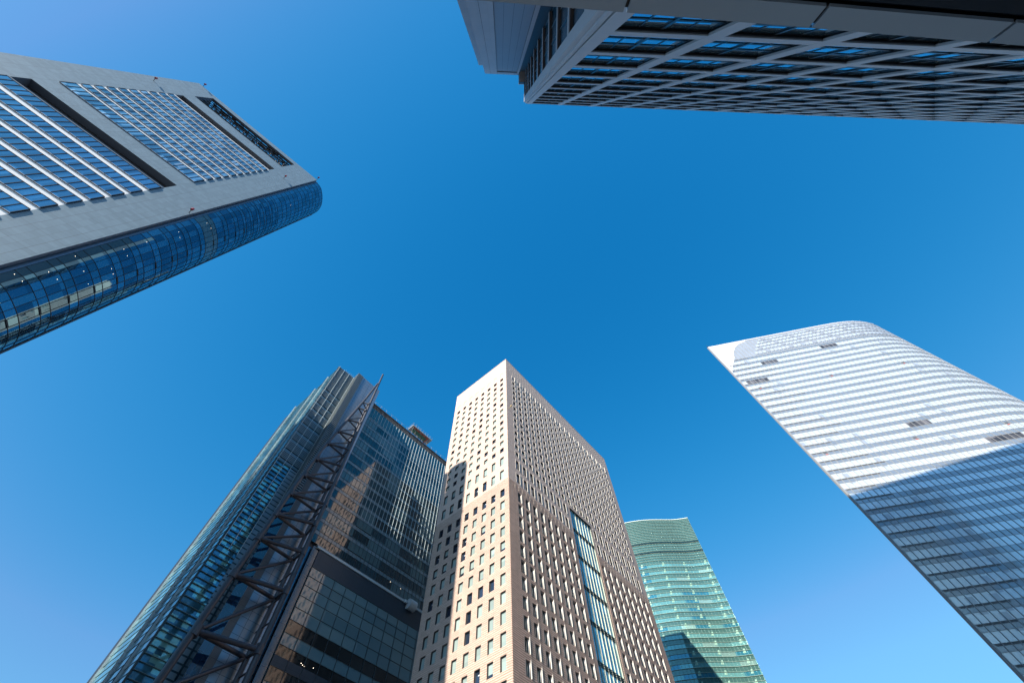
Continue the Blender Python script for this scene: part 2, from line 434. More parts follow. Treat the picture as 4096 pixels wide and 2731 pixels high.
# ================================================================ GRANITE TOWER WITH ROUND GLASS FLANK
def granite():
    A = (-68.78, 11.82); Bq = (-98.97, -18.70)
    F = Fr(A, Bq); H = 172.0
    root = thing('granite_tower', 'grey granite tower with long window bands and a rounded blue glass flank', 'tower', (A[0], A[1], 0))
    UR, UL = -1.55, 43.25
    mg = mat('grey_granite', (0.165, 0.238, 0.29), 0.5, ior=1.45, cell=(1.22, 0.78), var=.09, grid=(1.22, 0.78, 0.022, 0.014, 0.0), grid2=(3.66, 4.68, 0.05, 0.04, 0.0), gcol=(0.09, 0.11, 0.135), noise=.06, nscale=.35)
    mgl = mat('granite_trim', (0.12, 0.15, 0.19), 0.45)
    msp = mat('white_spandrel', (0.86, 0.87, 0.86), 0.42, grid=(1.317, 0, .015, 0, 0), gcol=(.5, .5, .5))
    mgs = mat('band_glass', (0.13, 0.33, 0.46), 0.03, metal=.85, ior=2.0, cell=(1.317, 4.68), var=.25, tilt=.004, wave=.003)
    mgu = mat('upper_band_glass', (0.14, 0.35, 0.45), 0.03, metal=.75, ior=2.0, cell=(1.317, 3.56), var=.35, tilt=.012, wave=.003, light=(0.30, 0.50, 0.56), frac=.35, lighter=((.7, .8, .8), .06))
    mfr = mat('dark_mullion', (0.02, 0.022, 0.025), 0.4)
    msl = mat('slot_panel', (0.035, 0.037, 0.04), 0.35, grid=(1.317, 0, .03, 0, 0), gcol=(.09, .09, .1))
    hol = [(6.0, 36.3, 2.0, 106.65), (6.0, 36.3, 112.75, 153.55), (6.38, 36.55, 159.5, 169.2)]
    T = 1.0
    w = MB()
    zs = [0]+sorted(set([h[2] for h in hol]+[h[3] for h in hol]))+[H]
    for a, b in zip(zs, zs[1:]):
        mid = (a+b)/2; hh = [h for h in hol if h[2] < mid < h[3]]
        u = UR
        for h0, h1 in [(h[0], h[1]) for h in hh]+[(UL, UL)]:
            if h0 > u: w.quad(F, u, h0, a, b, mg, 0)
            u = h1
    # reveals
    for h in hol:
        dd = -3.6 if h[2] > 155 else -1.8
        for u in (h[0], h[1]): w.poly([F.pt(u, h[2], 0), F.pt(u, h[3], 0), F.pt(u, h[3], dd), F.pt(u, h[2], dd)], mgl, [(0, h[2]), (0, h[3]), (-dd, h[3]), (-dd, h[2])])
        for z in (h[2], h[3]):
            dz = -.7 if h[2] > 155 else -1.8; w.poly([F.pt(h[0], z, 0), F.pt(h[1], z, 0), F.pt(h[1], z, dz), F.pt(h[0], z, dz)], mgl)
    # slab edge at the right end and top, back of the crown screen
    w.quad(Fr(F.xy(UR, 0), F.xy(UR, -T), n=tuple(-F.e)), 0, T, 0, H, mgl, 0)
    w.quad(Fr(F.xy(UL, 0), F.xy(UL, -6), n=tuple(F.e)), 0, 6, 0, H, mg, 0)
    w.poly([F.pt(UR, H, 0), F.pt(UL, H, 0), F.pt(UL, H, -T), F.pt(UR, H, -T)], mgl)
    for a, b in ((157.9, 159.5), (169.2, H)): w.quad(F, UR, UL, a, b, mgl, -T)
    w.quad(F, UR, 6.38, 157.9, H, mgl, -T); w.quad(F, 36.55, UL, 157.9, H, mgl, -T)
    wobj = w.build('granite_wall', root)
    # body (solid up to the roof), hidden sides
    arc = [(-67.72, 13.95), (-67.0, 15.15), (-66.75, 16.35), (-66.93, 18.35), (-67.35, 20.05), (-68.3, 22.05), (-69.95, 23.7), (-71.6, 24.5)]
    bk = Vector((-.966, .26))*50
    s1 = F.xy(UL-.02, -1.9); s2 = F.xy(-1.2, -1.9)
    pts = [s1, s2, (-70.3, 15.4), (-69.0, 17.5), (-69.4, 20.5), (-72.0, 23.4), (-72.0+bk.x, 23.4+bk.y), (s1[0]+bk.x, s1[1]+bk.y)]
    b = MB(); b.prism(pts, 0, 157.8, m_dark, m_roof); b.build('core', root)
    # crown screens at the back
    sc = MB()
    s3 = (s1[0]+bk.x, s1[1]+bk.y); s4 = (-73.2+bk.x, 24.4+bk.y)
    fb = Fr(s3, s4); sc.box(fb, 0, fb.L, 157.8, H, -.4, 0, mg)
    fl = Fr(F.xy(UL, -6), s3, n=tuple(F.e)); sc.box(fl, 0, fl.L, 0, H, -.4, 0, mg)
    fe = Fr((-73.0, 24.4), s4, n=(.2, .9)); sc.box(fe, 0, fe.L, 0, H, -.4, 0, mg)
    sc.build('side_wall', root)
    # recess between granite and the glass flank
    rc = MB()
    r1 = Fr((-68.7, 12.9), (-70.4, 14.6), n=(1, .3)); rc.quad(r1, 0, r1.L, 0, 170, mat('recess_wall', (.008, .012, .018), .4), 0)
    for k in range(30):
        if k*1.9+112 < 168: rc.box(r1, 0.05, r1.L-.05, 112+k*1.9, 112.7+k*1.9, .01, .25, mat('recess_light', (.12, .2, .26), .3))
    rc.build('recess', root)
    # glass flank
    ff = MB(); mband = mat('flank_frame', (0.12, 0.16, 0.21), 0.35, metal=.5)
    fb_ = Cv([(-69.35, 13.55), (-68.6, 13.42), (-68.0, 13.55), (-67.68, 13.95)], (1, -.5), 4)
    ff.box(fb_, 0, fb_.L, 0, H, -.35, 0, mband, step=.3)
    CA = Cv(arc, (1, .2), 8); mfg = mat('flank_glass', (0.05, 0.155, 0.235), 0.02, metal=.8, ior=2.0, cell=(CA.L/11, 2.34), var=.25, tilt=.006, wave=.004,
             light=(0.08, 0.21, 0.28), frac=.25)
    mfs = mat('flank_glass_small', (0.08, 0.22, 0.30), 0.03, metal=.8, ior=2.0, cell=(CA.L/11, 4.68), var=.3, tilt=.006, wave=.004)
    mfd = mat('flank_glass_grey', (0.035, 0.05, 0.055), 0.10, ior=1.6, cell=(CA.L/11, 4.68), var=.2)
    mfp = mat('flank_glass_pale', (0.07, 0.13, 0.155), 0.06, ior=1.7, cell=(CA.L/11, 4.68), var=.15)
    fobj = ff.build('flank_frame', root)
    k = 0; z = 2.3; pw = CA.L/11
    while z < H-.3:
        hgt = 4.68 if z < 112 else (3.56 if z < 135 else 2.95)
        z1 = min(z+hgt, H-.2); zs_ = z+(z1-z)*(.66 if z < 135 else .97)
        q = MB()
        if z > 134: gl = mat('crown_glass', (0.06, 0.22, 0.32), .04, metal=.7, ior=1.9, cell=(pw, 2.95), var=.25, tilt=.01)
        else: gl = mfg
        if 97 < z < 103: gl = mfp
        q.quad(CA, pw if z < 80 else 0, CA.L, z, zs_, gl, 0, step=pw/2); q.quad(CA, pw if z < 80 else 0, CA.L, zs_, z1, gl if (gl is mfp or z > 134) else mfs, 0, step=pw/2)
        if z < 80: q.quad(CA, 0, pw, z, z1, mfd, 0, step=pw/2)
        qo = q.build('flank_window', root)
        t = MB(); t.box(CA, 0, CA.L, z-.035, z+.035, .0, .05, mfr, step=pw/2); t.build('transom', qo); t = MB()
        if z < 134: t.box(CA, 0, CA.L, zs_-.025, zs_+.025, .0, .05, mfr, step=pw/2)
        if 20 < z < 118: t.box(CA, pw*5.02, pw*5.98, zs_-.12, zs_+.12, .0, .1, m_black)
        if t.f: t.build('transom', qo)
        z = z1; k += 1
    for i in range(12):
        t = MB(); u = min(pw*i, CA.L-.03); t.box(CA, u-.025, u+.025, 0, H, .004, .06, mfr); t.build('mullion', root)
    # thin fin wall beyond the glass
    t = MB(); f2 = Fr((-71.9, 24.6), (-74.2, 25.3), n=(.2, .9)); t.box(f2, 0, f2.L, 0, H-1.2, -.5, .25, mgl); t.build('end_fin', root)
    # window bands
    N = 23; p = 30.3/N
    def band(zg0, zg1, zw0, m, nm='window_band'):
        q = MB(); q.quad(F, 6.04, 36.26, zg0, zg1, m, .16)
        q.poly([F.pt(6.04, zg0, -.05), F.pt(36.26, zg0, -.05), F.pt(36.26, zg0, .16), F.pt(6.04, zg0, .16)], mfr)
        q.poly([F.pt(6.04, zg1, -.05), F.pt(36.26, zg1, -.05), F.pt(36.26, zg1, .16), F.pt(6.04, zg1, .16)], mfr)
        for u in (6.04, 36.26): q.poly([F.pt(u, zg0, -.05), F.pt(u, zg0, .16), F.pt(u, zg1, .16), F.pt(u, zg1, -.05)], mfr)
        o = q.build(nm, root)
        t = MB()
        for k in range(N+1):
            u = min(max(6.0+p*k, 6.1), 36.2); t.box(F, u-.05, u+.05, zg0, zg1, .161, .25, mfr)
        t.box(F, 6.04, 36.26, zg0-.06, zg0, .05, .20, mat('sill_metal', (.55, .57, .6), .35)); t.box(F, 6.04, 36.26, zg1, zg1+.05, .05, .22, mfr)
        t.build('mullions', o)
        s = MB(); s.box(F, 6.02, 36.28, zw0, zg0-.06, -.6, -.01, msp); s.build('spandrel', root)
    z = 97.75
    band(98.0, 101.6, 96.2, mgs)
    for k in range(21):
        g0 = 93.10-4.68*k
        if g0 < 5: break
        band(g0, g0+3.08, g0-1.58, mgs)
    q = MB(); q.box(F, 6.02, 36.28, 101.7, 102.2, -1.2, .1, mgl); q.quad(F, 6.0, 36.3, 102.2, 106.65, msl, -1.75)
    q.box(F, 6.0, 36.3, 104.6, 104.75, -1.74, -1.2, mgl); q.build('dark_slot', root)
    band(112.8, 116.75, 112.76, mgu)
    for k in range(9):
        w0 = 116.8+3.56*k; band(w0+1.3, w0+3.52, w0, mgu)
    q = MB(); q.box(F, 6.02, 36.28, 148.85, 149.9, -.6, -.01, msp); q.quad(F, 6.0, 36.3, 149.9, 153.55, msl, -1.75); q.build('dark_slot', root)
    # steel lattice inside the open crown
    mst = mat('dark_steel', (0.025, 0.027, 0.03), 0.5)
    la = MB()
    for k in range(6): la.tube(F.pt(6.4, 171.2-.5*(k % 2), -1.2-.9*k), F.pt(36.5, 171.2-.5*(k % 2), -1.2-.9*k), .17, .17, mst, 6)
    for k in range(5): la.tube(F.pt(6.4, 161.3+1.9*k, -1.2), F.pt(36.5, 161.3+1.9*k, -1.2), .13, .13, mst, 6)
    for k in range(3): la.tube(F.pt(6.4, 166.5, -2.2-1.3*k), F.pt(36.5, 166.5, -2.2-1.3*k), .14, .14, mst, 6)
    rr = random.Random(4)
    for k in range(13):
        u = 6.6+k*2.47
        la.tube(F.pt(u, 158, -3.3), F.pt(u, 169.5, -3.3), .15, .15, mst, 6)
        la.tube(F.pt(u, 171.0, -1.0), F.pt(u, 171.0, -6.5), .16, .13, mst, 6); la.tube(F.pt(u, 164.8, -1.2), F.pt(u, 164.8, -7.5), .11, .11, mst, 6)
        if k < 12:
            u2 = u+2.47
            if k % 2: u, u2 = u2, u
            la.tube(F.pt(u, 160, -1.3), F.pt(u2, 169.2, -1.3), .12, .11, mst, 6)
            la.tube(F.pt(u2, 164.8, -3.3), F.pt(u, 168.7, -7.0), .1, .1, mst, 6)
            la.tube(F.pt(u, 171.0, -1.0), F.pt(u2, 171.0, -5.0), .13, .1, mst, 6); la.tube(F.pt(u2, 160.5, -1.5), F.pt(u, 164.8, -6.5), .1, .1, mst, 6)
            for _ in range(2):
                ua = u+rr.uniform(-1, 1); la.box(F, min(ua, ua+1.6), max(ua, ua+1.6), 166+rr.uniform(0, 2.5), 168.6+rr.uniform(0, .3), -4-rr.uniform(0, 2), -3.6, mst)
    for k in range(30):
        u = 6.6+k*1.0; d_ = -1.6-rr.uniform(0, 5)
        la.tube(F.pt(u, 160+rr.uniform(0, 4), d_), F.pt(min(u+rr.uniform(1, 4), 36), 165+rr.uniform(0, 4), d_), .13, .13, mst, 6)
        ub = min(u+rr.uniform(.6, 2.2), 36); ds = -1.2-rr.uniform(0, 4); la.box(F, u, ub, 170.4, 171.3, ds-.7, ds, mst)
        la.box(F, u, min(u+rr.uniform(.5, 2), 36), 161+rr.uniform(0, 3), 165+rr.uniform(-1, .5), -3.2, -2.6-rr.uniform(0, .4), mst)
    la.build('steel_lattice', root)
    # roof rail along the left slope and aviation lamps
    rl = MB(); rl.box(F, UL+.05, UL+.5, 60, 168.5, -1.4, -.5, mat('rail_metal', (.10, .13, .15), .5)); rl.build('side_rail', root)
    mr = mat('red_lamp', (.35, .02, .015), .4); mb_ = mat('lamp_arm', (.1, .1, .1), .5)
    for u, z in ((2.0, 152), (41.2, 148), (-1.4, 172.2), (41.9, 172.1), (-1.2, 100)):
        t = MB(); t.tube(F.pt(u, z, 0), F.pt(u, z+.3, .9), .08, .08, mb_, 6); t.tube(F.pt(u, z+.2, .9), F.pt(u, z+.9, .9), .28, .24, mr, 10); t.build('warning_lamp', root)
    # lit ceiling lamps behind the flank glass
    me = mat('lit_lamp', (1.0, .85, .65), .5, emit=1.6)
    for (i, zz) in ((.5, 70.5), (.5, 61), (1.5, 61), (1.4, 65), (1.5, 79), (1.5, 84.5), (1.5, 93.5), (2.4, 93), (2.5, 79), (2.6, 70), (2.5, 65.5), (3.5, 75), (4.4, 70), (4.3, 75), (1.5, 103), (2.6, 103.6), (3.5, 145), (3.0, 57), (4.0, 52)):
        t = MB(); c = CA.pt(pw*i, zz, .012); a = CA.pt(pw*i+.09, zz, .012)
        t.tube(CA.pt(pw*i, zz, .005), CA.pt(pw*i, zz, .02), .042, .042, me, 8); t.build('lit_lamp', root)
granite()

# ================================================================ WHITE CURVED TOWER
def white():
    P = [(106.4, 112.0), (127.5, 108.55), (147.0, 105.4), (166.3, 102.3), (176, 101.05), (185, 101.05), (193.4, 102.8), (199.9, 106.0), (205.4, 109.6), (211, 114.5), (217, 122.5), (220, 131), (221, 142)]
    C = Cv(P, (0, -1), 6); H = 213.0
    root = thing('white_tower', 'white curved office tower with a knife-thin edge, standing at the right', 'tower', (106.4, 112.0, 0))
    b = MB(); inn = [C.xy(C.L*k/24, -.5) for k in range(25)]
    b.prism(inn+[(222, 170), (152, 151)], 0, H-1, mat('white_core', (.05, .05, .055), .7), m_roof)
    b.build('core', root)
    PW = 1.945; PH = 4.395
    mw = mat('blind_glass', (0.82, 0.89, 0.93), 0.14, metal=.52, ior=1.5, cell=(PW, PH), var=.05, lighter=((.55, .60, .65), .04), tilt=.01)
    ms = mat('printed_spandrel', (0.40, 0.45, 0.49), 0.10, metal=.62, ior=1.6, cell=(PW*3, PH), var=.035, tilt=.01, grid=(0, PH/5, 0, .02, 0), gcol=(.36, .39, .42))
    mlo = mat('dark_window', (.09, .09, .10), .1, ior=1.6, cell=(PW, PH), var=.8)
    mmu = mat('white_mullion', (0.25, 0.26, 0.27), 0.4)
    mcr = mat('crown_panel', (.42, .46, .51), .25, metal=.4, cell=(PW, 2.2), var=.06)
    mblu = mat('crown_gap', (.13, .16, .21), .3)
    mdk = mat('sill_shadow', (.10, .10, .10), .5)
    z = 213.0-12.6
    rows = []
    zz = 112.35-PH*26
    zb = 112.35+PH*19   # band reference: spandrel top edges at 112.35 + k*PH
    k = 19
    SS = 2*PW
    while True:
        top = 112.35+PH*k
        if top-PH < 1.5: break
        if top <= 200.4:
            s = MB(); s.quad(C, .5, C.L, top-1.75, top, ms, 0, step=SS)
            so_ = s.build('spandrel', root)
            t = MB(); t.box(C, .5, C.L, top-.0, top+.09, -.02, .05, mmu, step=SS); t.box(C, .5, C.L, top-1.86, top-1.75, -.02, .05, mmu, step=SS)
            # dark strip painted in for the shadow gap near the sharp edge
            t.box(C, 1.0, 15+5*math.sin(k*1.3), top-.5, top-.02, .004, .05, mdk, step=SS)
            t.build('trim', so_)
            w = MB(); w.quad(C, .5, C.L, top-PH+.09, top-1.86, mw, 0, step=SS)
            rr = random.Random(k*5+1)
            for ua, ub, zz_ in ((39.0, 46.8, 130.9), (54.4, 66.0, 117.5), (47.2, 54.5, 193.5), (16.1, 23.4, 189.5), (1.2, 11.2, 176.0), (70, 82, 86), (60, 66, 99)):
                if top-PH < zz_ <= top: w.quad(C, .5+PW*round(ua/PW), .5+PW*round(ub/PW), top-PH+.1, top-1.9, mlo, .012, step=PW)
            w.build('window_band', root)
        k -= 1
    # crown
    s = MB(); s.quad(C, .5, C.L, 195.95, 213, mcr, 0, step=SS)
    so_ = s.build('crown', root)
    nP = int(C.L/PW)
    for r_, (a, h) in enumerate(((197.0, 2.4), (200.8, 1.9), (203.7, 2.3), (206.7, 2.0), (209.4, 1.5))):
        t = MB()
        for i in range(5, nP-1):
            if i < 9+r_*1 : continue
            u = .5+PW*i
            t.quad(C, u+.25, u+PW-.25, a+.6, a+h, mw if (i*7+r_) % 6 else mcr, .06)
            t.quad(C, u+.3, u+PW-.3, a, a+.4, mblu, .065)
        t.build('crown_openings', so_)
    wc = MB(); mcw = mat('glare_white', (.60, .61, .62), .25); cp = [(185.0, .45), (191, 3.5), (198, 7.5), (203, 9.5), (207, 12), (210, 15), (211.6, 19), (212.4, 27), (212.9, 40)]  # sun glare on the corner glass, painted as a white patch
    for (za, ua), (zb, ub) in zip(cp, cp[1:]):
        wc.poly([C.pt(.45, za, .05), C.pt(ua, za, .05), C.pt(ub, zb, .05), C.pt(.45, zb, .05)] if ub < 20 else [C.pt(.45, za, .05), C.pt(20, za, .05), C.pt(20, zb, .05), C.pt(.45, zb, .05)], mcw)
    wc.build('corner_glare', root)
    for i in range(1, nP):
        if i > 95: break
        m_ = MB(); u = .5+PW*i; m_.box(C, u-.10, u+.10, 2, 212.9, .0, .10, mmu); m_.build('mullion', root)
    e = MB(); e.hexa([C.pt(-.0, 0, .1), C.pt(.6, 0, .1), C.pt(.6, 0, -.4), (106.3, 112.4, 0), C.pt(0, H, .1), C.pt(.6, H, .1), C.pt(.6, H, -.4), (106.3, 112.4, H)], mmu); e.build('edge_fin', root)
    p = MB(); p.box(C, 0.5, C.L, H-.3, H+.35, -.6, .14, mat('coping', (.62, .63, .65), .4), step=SS); p.build('coping', root)
    a = MB(); a.tube(C.pt(.3, H, 0), C.pt(.3, H+1.8, .3), .1, .06, m_dark, 6); a.tube(C.pt(-.4, H+.8, 0), C.pt(1.4, H+.9, .2), .07, .07, m_dark, 6); a.build('aerial', root)
    # small red-marked access panels scattered over the glass
    for u, z in ((36.1, 169.2), (67.0, 168.7), (36.0, 124.5), (4.9, 124.7), (66.7, 124.2), (4.9, 169.6)):
        q = MB(); q.box(C, u, u+1.2, z, z+.5, .01, .08, mdk); q.box(C, u+.2, u+1.0, z-.9, z-.5, .01, .08, mat('panel_red', (.45, .1, .06), .5)); q.build('access_panel', root)
white()

# ================================================================ GREEN CURVED GLASS TOWER
def green():
    P = [(54, 252), (61, 248.6), (70.36, 245.75), (79.0, 244.3), (87.0, 243.95), (95.0, 244.4), (103.0, 245.0), (108.5, 244.6), (113.3, 243.9)]
    C = Cv(P, (-.3, -1), 5); H = 216.0
    root = thing('green_tower', 'green glass office tower with a wavy front, far behind the beige tower', 'tower', (113.3, 243.9, 0))
    b = MB(); inn = [C.xy(C.L*k/20, -.4) for k in range(21)]
    b.prism(inn+[(112, 285), (60, 290)], 0, H-.5, m_dark, m_roof); b.build('core', root)
    PW = 1.88; PH = 4.62
    mw = mat('green_window', (0.16, 0.41, 0.41), 0.08, metal=.4, ior=1.7, cell=(PW*4, PH), light=(0.04, 0.22, 0.30), frac=.22, var=.16, tilt=.02, lighter=((.30, .52, .48), .12))
    msp = mat('green_spandrel', (0.085, 0.20, 0.185), 0.10, metal=.35, ior=1.7, cell=(PW, PH), var=.08, tilt=.02)
    mld = mat('green_ledge', (0.30, 0.42, 0.35), 0.4)
    mmu = mat('green_mullion', (0.10, 0.17, 0.16), 0.4)
    dk = mat('green_dark', (.01, .035, .05), .2)
    z = H-.3; k = 0
    while z > 3:
        top = z; h = 2.45 if z > 200 else (3.4 if z > 185 else PH)
        z0 = max(top-h, 1)
        s = MB(); s.quad(C, 0, C.L, z0+h*.48, top, msp, 0, step=PW*2)
        w_ = s.build('spandrel', root)
        g_ = MB(); g_.quad(C, 0, C.L, z0, z0+h*.48, msp if z > 186 else (mw if k not in (7, 9) else dk), 0, step=PW*2); g_.build('window_band', root)
        t = MB(); t.box(C, 0, C.L, top-.14, top, .0, .32, mld, step=PW*2); t.build('ledge', w_); t = MB(); t.box(C, 0, C.L, z0+h*.48-.06, z0+h*.48+.06, .0, .26, mld, step=PW*2)
        if k in (7, 9): t.box(C, 0, C.L, top-1.5, top-.9, .0, .5, dk, step=PW*2)
        t.build('ledge', w_)
        z -= h; k += 1
    n = int(C.L/PW)
    for i in range(n+1):
        m_ = MB(); u = C.L-.05-PW*i; m_.box(C, u-.045, u+.045, 2, H-.4, .0, .16, mmu); m_.build('mullion', root)
    # white column faces showing behind the glass every 12th floor band
    for r_ in range(24):
        zt = 186-PH*r_; 
        for j in range(6):
            u = C.L-3-13*j-(r_*.4) % 3
            if u < 2 or zt < 20: continue
            c = MB(); c.poly([C.pt(u, zt-PH+.05, .02), C.pt(u+1.6, zt-PH+.05, .02), C.pt(u+1.6, zt-PH+2.1, .02), C.pt(u+.9, zt-PH+2.1, .02)], mat('pale_column', (.30, .50, .40), .3)); c.build('column_face', root)
    p = MB(); p.box(C, 0, C.L, H-.3, H+.1, -.5, .3, mat('green_coping', (.6, .68, .6), .4), step=PW*2); p.build('coping', root)
green()

# ================================================================ TWIN GLASS TOWER WITH PIPE TRUSS
def truss_tower():
    P0 = Vector((-76.4, 90.14)); e1 = Vector((.623, .782)); e2 = Vector((-.782, .623))
    def Q(a, b): p = P0+e1*a+e2*b; return (p.x, p.y)
    root = thing('truss_tower', 'dark teal glass tower with slatted corner and a tall leaning pipe truss', 'tower', (P0.x, P0.y, 0))
    H = 172.0
    FA = Fr(Q(0, 0), Q(9.6, 0)); FLf = Fr(Q(0, 0), Q(0, 40), n=tuple(-e1))
    msd = mat('slat', (0.24, 0.29, 0.31), 0.38, metal=.35, noise=.1, nscale=.3); mdg = mat('slat_glass', (0.01, 0.025, 0.035), 0.08, ior=1.7, cell=(3.2, 4.5), var=.5)
    mtg = mat('teal_glass', (0.06, 0.24, 0.36), 0.05, metal=.5, ior=1.9, cell=(1.5, 1.5), var=.4, tilt=.02, light=(.18, .45, .45), frac=.25)
    mst = mat('teal_strip', (0.03, 0.075, 0.09), 0.2, metal=.3, ior=1.6, grid=(0, 2.25, 0, .05, 0), gcol=(.01, .02, .03))
    msv = mat('silver_panel', (0.27, 0.33, 0.385), 0.34, metal=.55, grid=(3.2, 1.9, .07, .07, 0), gcol=(.03, .05, .07), cell=(3.2, 1.9), var=.05, tilt=.02)
    mwf = mat('pale_fin', (0.50, 0.58, 0.60), 0.4)
    mgy = mat('grey_pier', (0.11, 0.12, 0.13), 0.5, grid=(0, 1.9, 0, .04, 0), gcol=(.03, .03, .03))
    b = MB()
    b.prism([Q(.4, .4), Q(9.3, .4), Q(9.3, 39.6), Q(.4, 39.6)], 0, H-.5, m_dark, m_roof)
    b.prism([Q(8.2, -3.6), Q(19.7, -3.4), Q(19.7, 20), Q(8.2, 20)], 0, H-1, m_dark, m_roof)
    b.prism([Q(20, 1.2), Q(70, 1.2), Q(70, 38), Q(20, 38)], 0, 164.7, m_dark, m_roof)
    b.build('core', root)
    # slatted face
    g_ = MB(); g_.quad(FA, 0, 7.7, 112, H, mdg, 0); g_.quad(FA, 0, 5.2, 2, 112, mtg, .05); fa = g_.build('slatted_face', root)
    sl_ = MB(); z = H-.3; k = 0
    while z > 112.5:
        rel = (H-z) % 4.5
        if rel < 1.0 and z < 158: sl_.box(FA, -.45, 7.7, z-.95, z, .02, .22, mat('slat_spandrel', (.13, .19, .215), .35, metal=.3)); z -= 1.12
        else:
            sl_.box(FA, -.45, 7.7, z-.26, z, .05, .42, msd); z -= .62
    sl_.build('slats', fa)
    for u in (-.0, 2.55, 5.1, 7.65):
        f = MB(); f.box(FA, u-.06, u+.06, 80, H, .43, .58, mwf); f.build('fin', fa)
    tr = MB(); z = 112
    while z > 8: tr.box(FA, -.1, 5.2, z-.1, z, .05, .4, mat('teal_ledge', (.10, .17, .19), .35)); z -= 1.5
    tr.build('ledges', fa)
    s = MB(); s.quad(FA, 7.7, 9.4, 2, H-.5, mst, .02); s.build('teal_strip', root)
    s = MB(); s.quad(FA, 5.2, 7.7, 2, 112, mat('pale_ribs', (.23, .28, .31), .35, metal=.4, grid=(0, 1.5, 0, .35, 0), gcol=(.03, .05, .06)), .08); s.build('ribbed_strip', root)
    # left face: main field, slots, far field
    lf = MB(); mlg = mat('left_glass', (0.09, 0.25, 0.32), 0.06, metal=.5, ior=1.8, cell=(1.6, 2.25), var=.35, tilt=.02, light=(.16, .36, .42), frac=.25)
    UW = [(0.0, 7.3), (8.3, 16.4), (17.3, 30.5)]
    for a, c in UW: lf.quad(FLf, a, c, 2, H-.3-(0 if a < 8 else 1.0), mlg, .03)
    lo = lf.build('left_face', root)
    fn = MB(); z = H-.5
    ml_ = mat('left_ledge', (.10, .16, .18), .35, metal=.2)
    while z > 10:
        for a, c in UW:
            if a == 0 or z < H-1.2: fn.box(FLf, a, c, z-.07, z, .03, .14, ml_)
        z -= 2.25 if z > 60 else 2.25
    fn.build('ledges', lo)
    for a in (7.3, 16.4):
        s = MB()
        z = H-2
        while z > 6: s.box(FLf, a+.25, a+.75, z-1.1, z, -.2, .25, mwf if a > 10 else mat('slot_white', (.30, .34, .33), .5)); z -= 2.25
        s.build('slot', root)
    for a, c in UW:
        f = MB(); f.box(FLf, c-.08, c, 3, H-.5, .03, .5, mwf); f.build('fin', lo)
        f = MB(); f.box(FLf, a, a+.08, 3, H-.5, .03, .5, mat('dark_fin', (.03, .05, .06), .4)); f.build('fin', lo)
    # silver box beside it
    FB = Fr(Q(7.9, -3.85), Q(20.0, -3.65)); FBs = Fr(Q(7.9, -3.85), Q(7.9, 0), n=tuple(-e1))
    s = MB(); s.quad(FB, 2.5, 12.1, 2, H, msv, 0); s.quad(FB, 0, 2.5, 2, 110, mat('blue_glass', (.005, .03, .08), .05, ior=1.9, cell=(1.2, 2.2), var=.4, grid=(1.25, 2.2, .06, .09, 0), gcol=(.02, .03, .04)), 0)
    s.quad(FB, 0, 2.5, 110, H, mdg, 0)
    sb = Fr(Q(20.0, -3.65), Q(20.0, 1), n=tuple(e1)); s.quad(sb, 0, sb.L, 2, H, msv, 0)
    s.poly([FB.pt(0, H, 0), FB.pt(12.1, H, 0), FB.pt(12.1, H, -6), FB.pt(0, H, -6)], m_roof)
    so_ = s.build('silver_box', root)
    s = MB(); s.box(FB, 2.6, 4.4, 2, 118, .01, .15, mgy); s.build('grey_pier', root)
    t = MB(); t.quad(FBs, 0, FBs.L, 2, H, mdg, -.02); z = H-.2
    while z > 100:
        t.box(FBs, 0, FBs.L, z-.35, z, 0, .25, msd); t.box(FB, -.25, 2.45, z-.35, z, .01, .3, msd); z -= .9
    t.build('corner_slats', so_)
    rg = MB(); rg.box(FA, 3.2, 7.2, H+.6, H+.9, -2.5, -.2, msd); rg.box(FA, 3.2, 7.2, H-.4, H+.6, -2.3, -2.1, m_dark)
    for k in range(5): rg.tube(FA.pt(3.3+k*.95, H+.9, -.3), FA.pt(3.3+k*.95, H+2.2, -.3), .05, .05, msd, 5)
    rg.build('roof_gantry', root)
    # big curtain wall
    FN = Fr((-63.77, 106.94), (-34.9, 143.19)); PW = 1.61; PH = 4.53; U1 = 52.0; ZT = 165.0
    mn = mat('curtain_glass', (0.014, 0.055, 0.075), 0.035, ior=1.75, cell=(PW*4, PH), var=.45, tilt=.006, wave=.004, light=(0.06, 0.115, 0.13), frac=.35, seed=3)
    mnt = mat('curtain_top', (0.03, 0.105, 0.135), 0.08, ior=1.8, cell=(PW, 10), var=.1)
    mnp = mat('curtain_spandrel', (0.17, 0.25, 0.29), 0.15, ior=1.6, cell=(PW, PH), var=.10, tilt=.01)
    mds = mat('curtain_dark', (0.03, 0.05, 0.06), 0.3)
    s = MB(); s.quad(FN, .6, U1, 158.3, ZT, mnt, 0); s.box(FN, .6, U1, 158.2, 158.3, 0, .1, mwf); s.build('top_glass', root)
    z = 158.2
    while z > 96.5:
        z0 = max(z-PH, 95.3)
        a = MB(); a.quad(FN, .6, U1, z-1.25, z, mnp, 0); ao = a.build('spandrel', root)
        c = MB(); c.quad(FN, .6, U1, z0, z-1.25, mn, 0); c.build('window_band', root)
        t = MB(); t.box(FN, .6, U1, z-1.31, z-1.25, 0, .07, mds); t.box(FN, .6, U1, z-.05, z, 0, .07, mds); t.build('trim', ao)
        z -= PH
    k = 0
    while .7+PW*k < U1:
        f = MB(); u = .7+PW*k; lit = u > 9
        if lit: f.box(FN, u-.05, u+.05, 112, ZT, 0, .15, mwf); f.box(FN, u-.04, u+.04, 95.5, 112, 0, .12, mds)
        else: f.box(FN, u-.04, u+.04, 95.5, 158, 0, .12, mds); f.box(FN, u-.05, u+.05, 158, ZT, 0, .2, mwf)
        f.build('mullion', root); k += 1
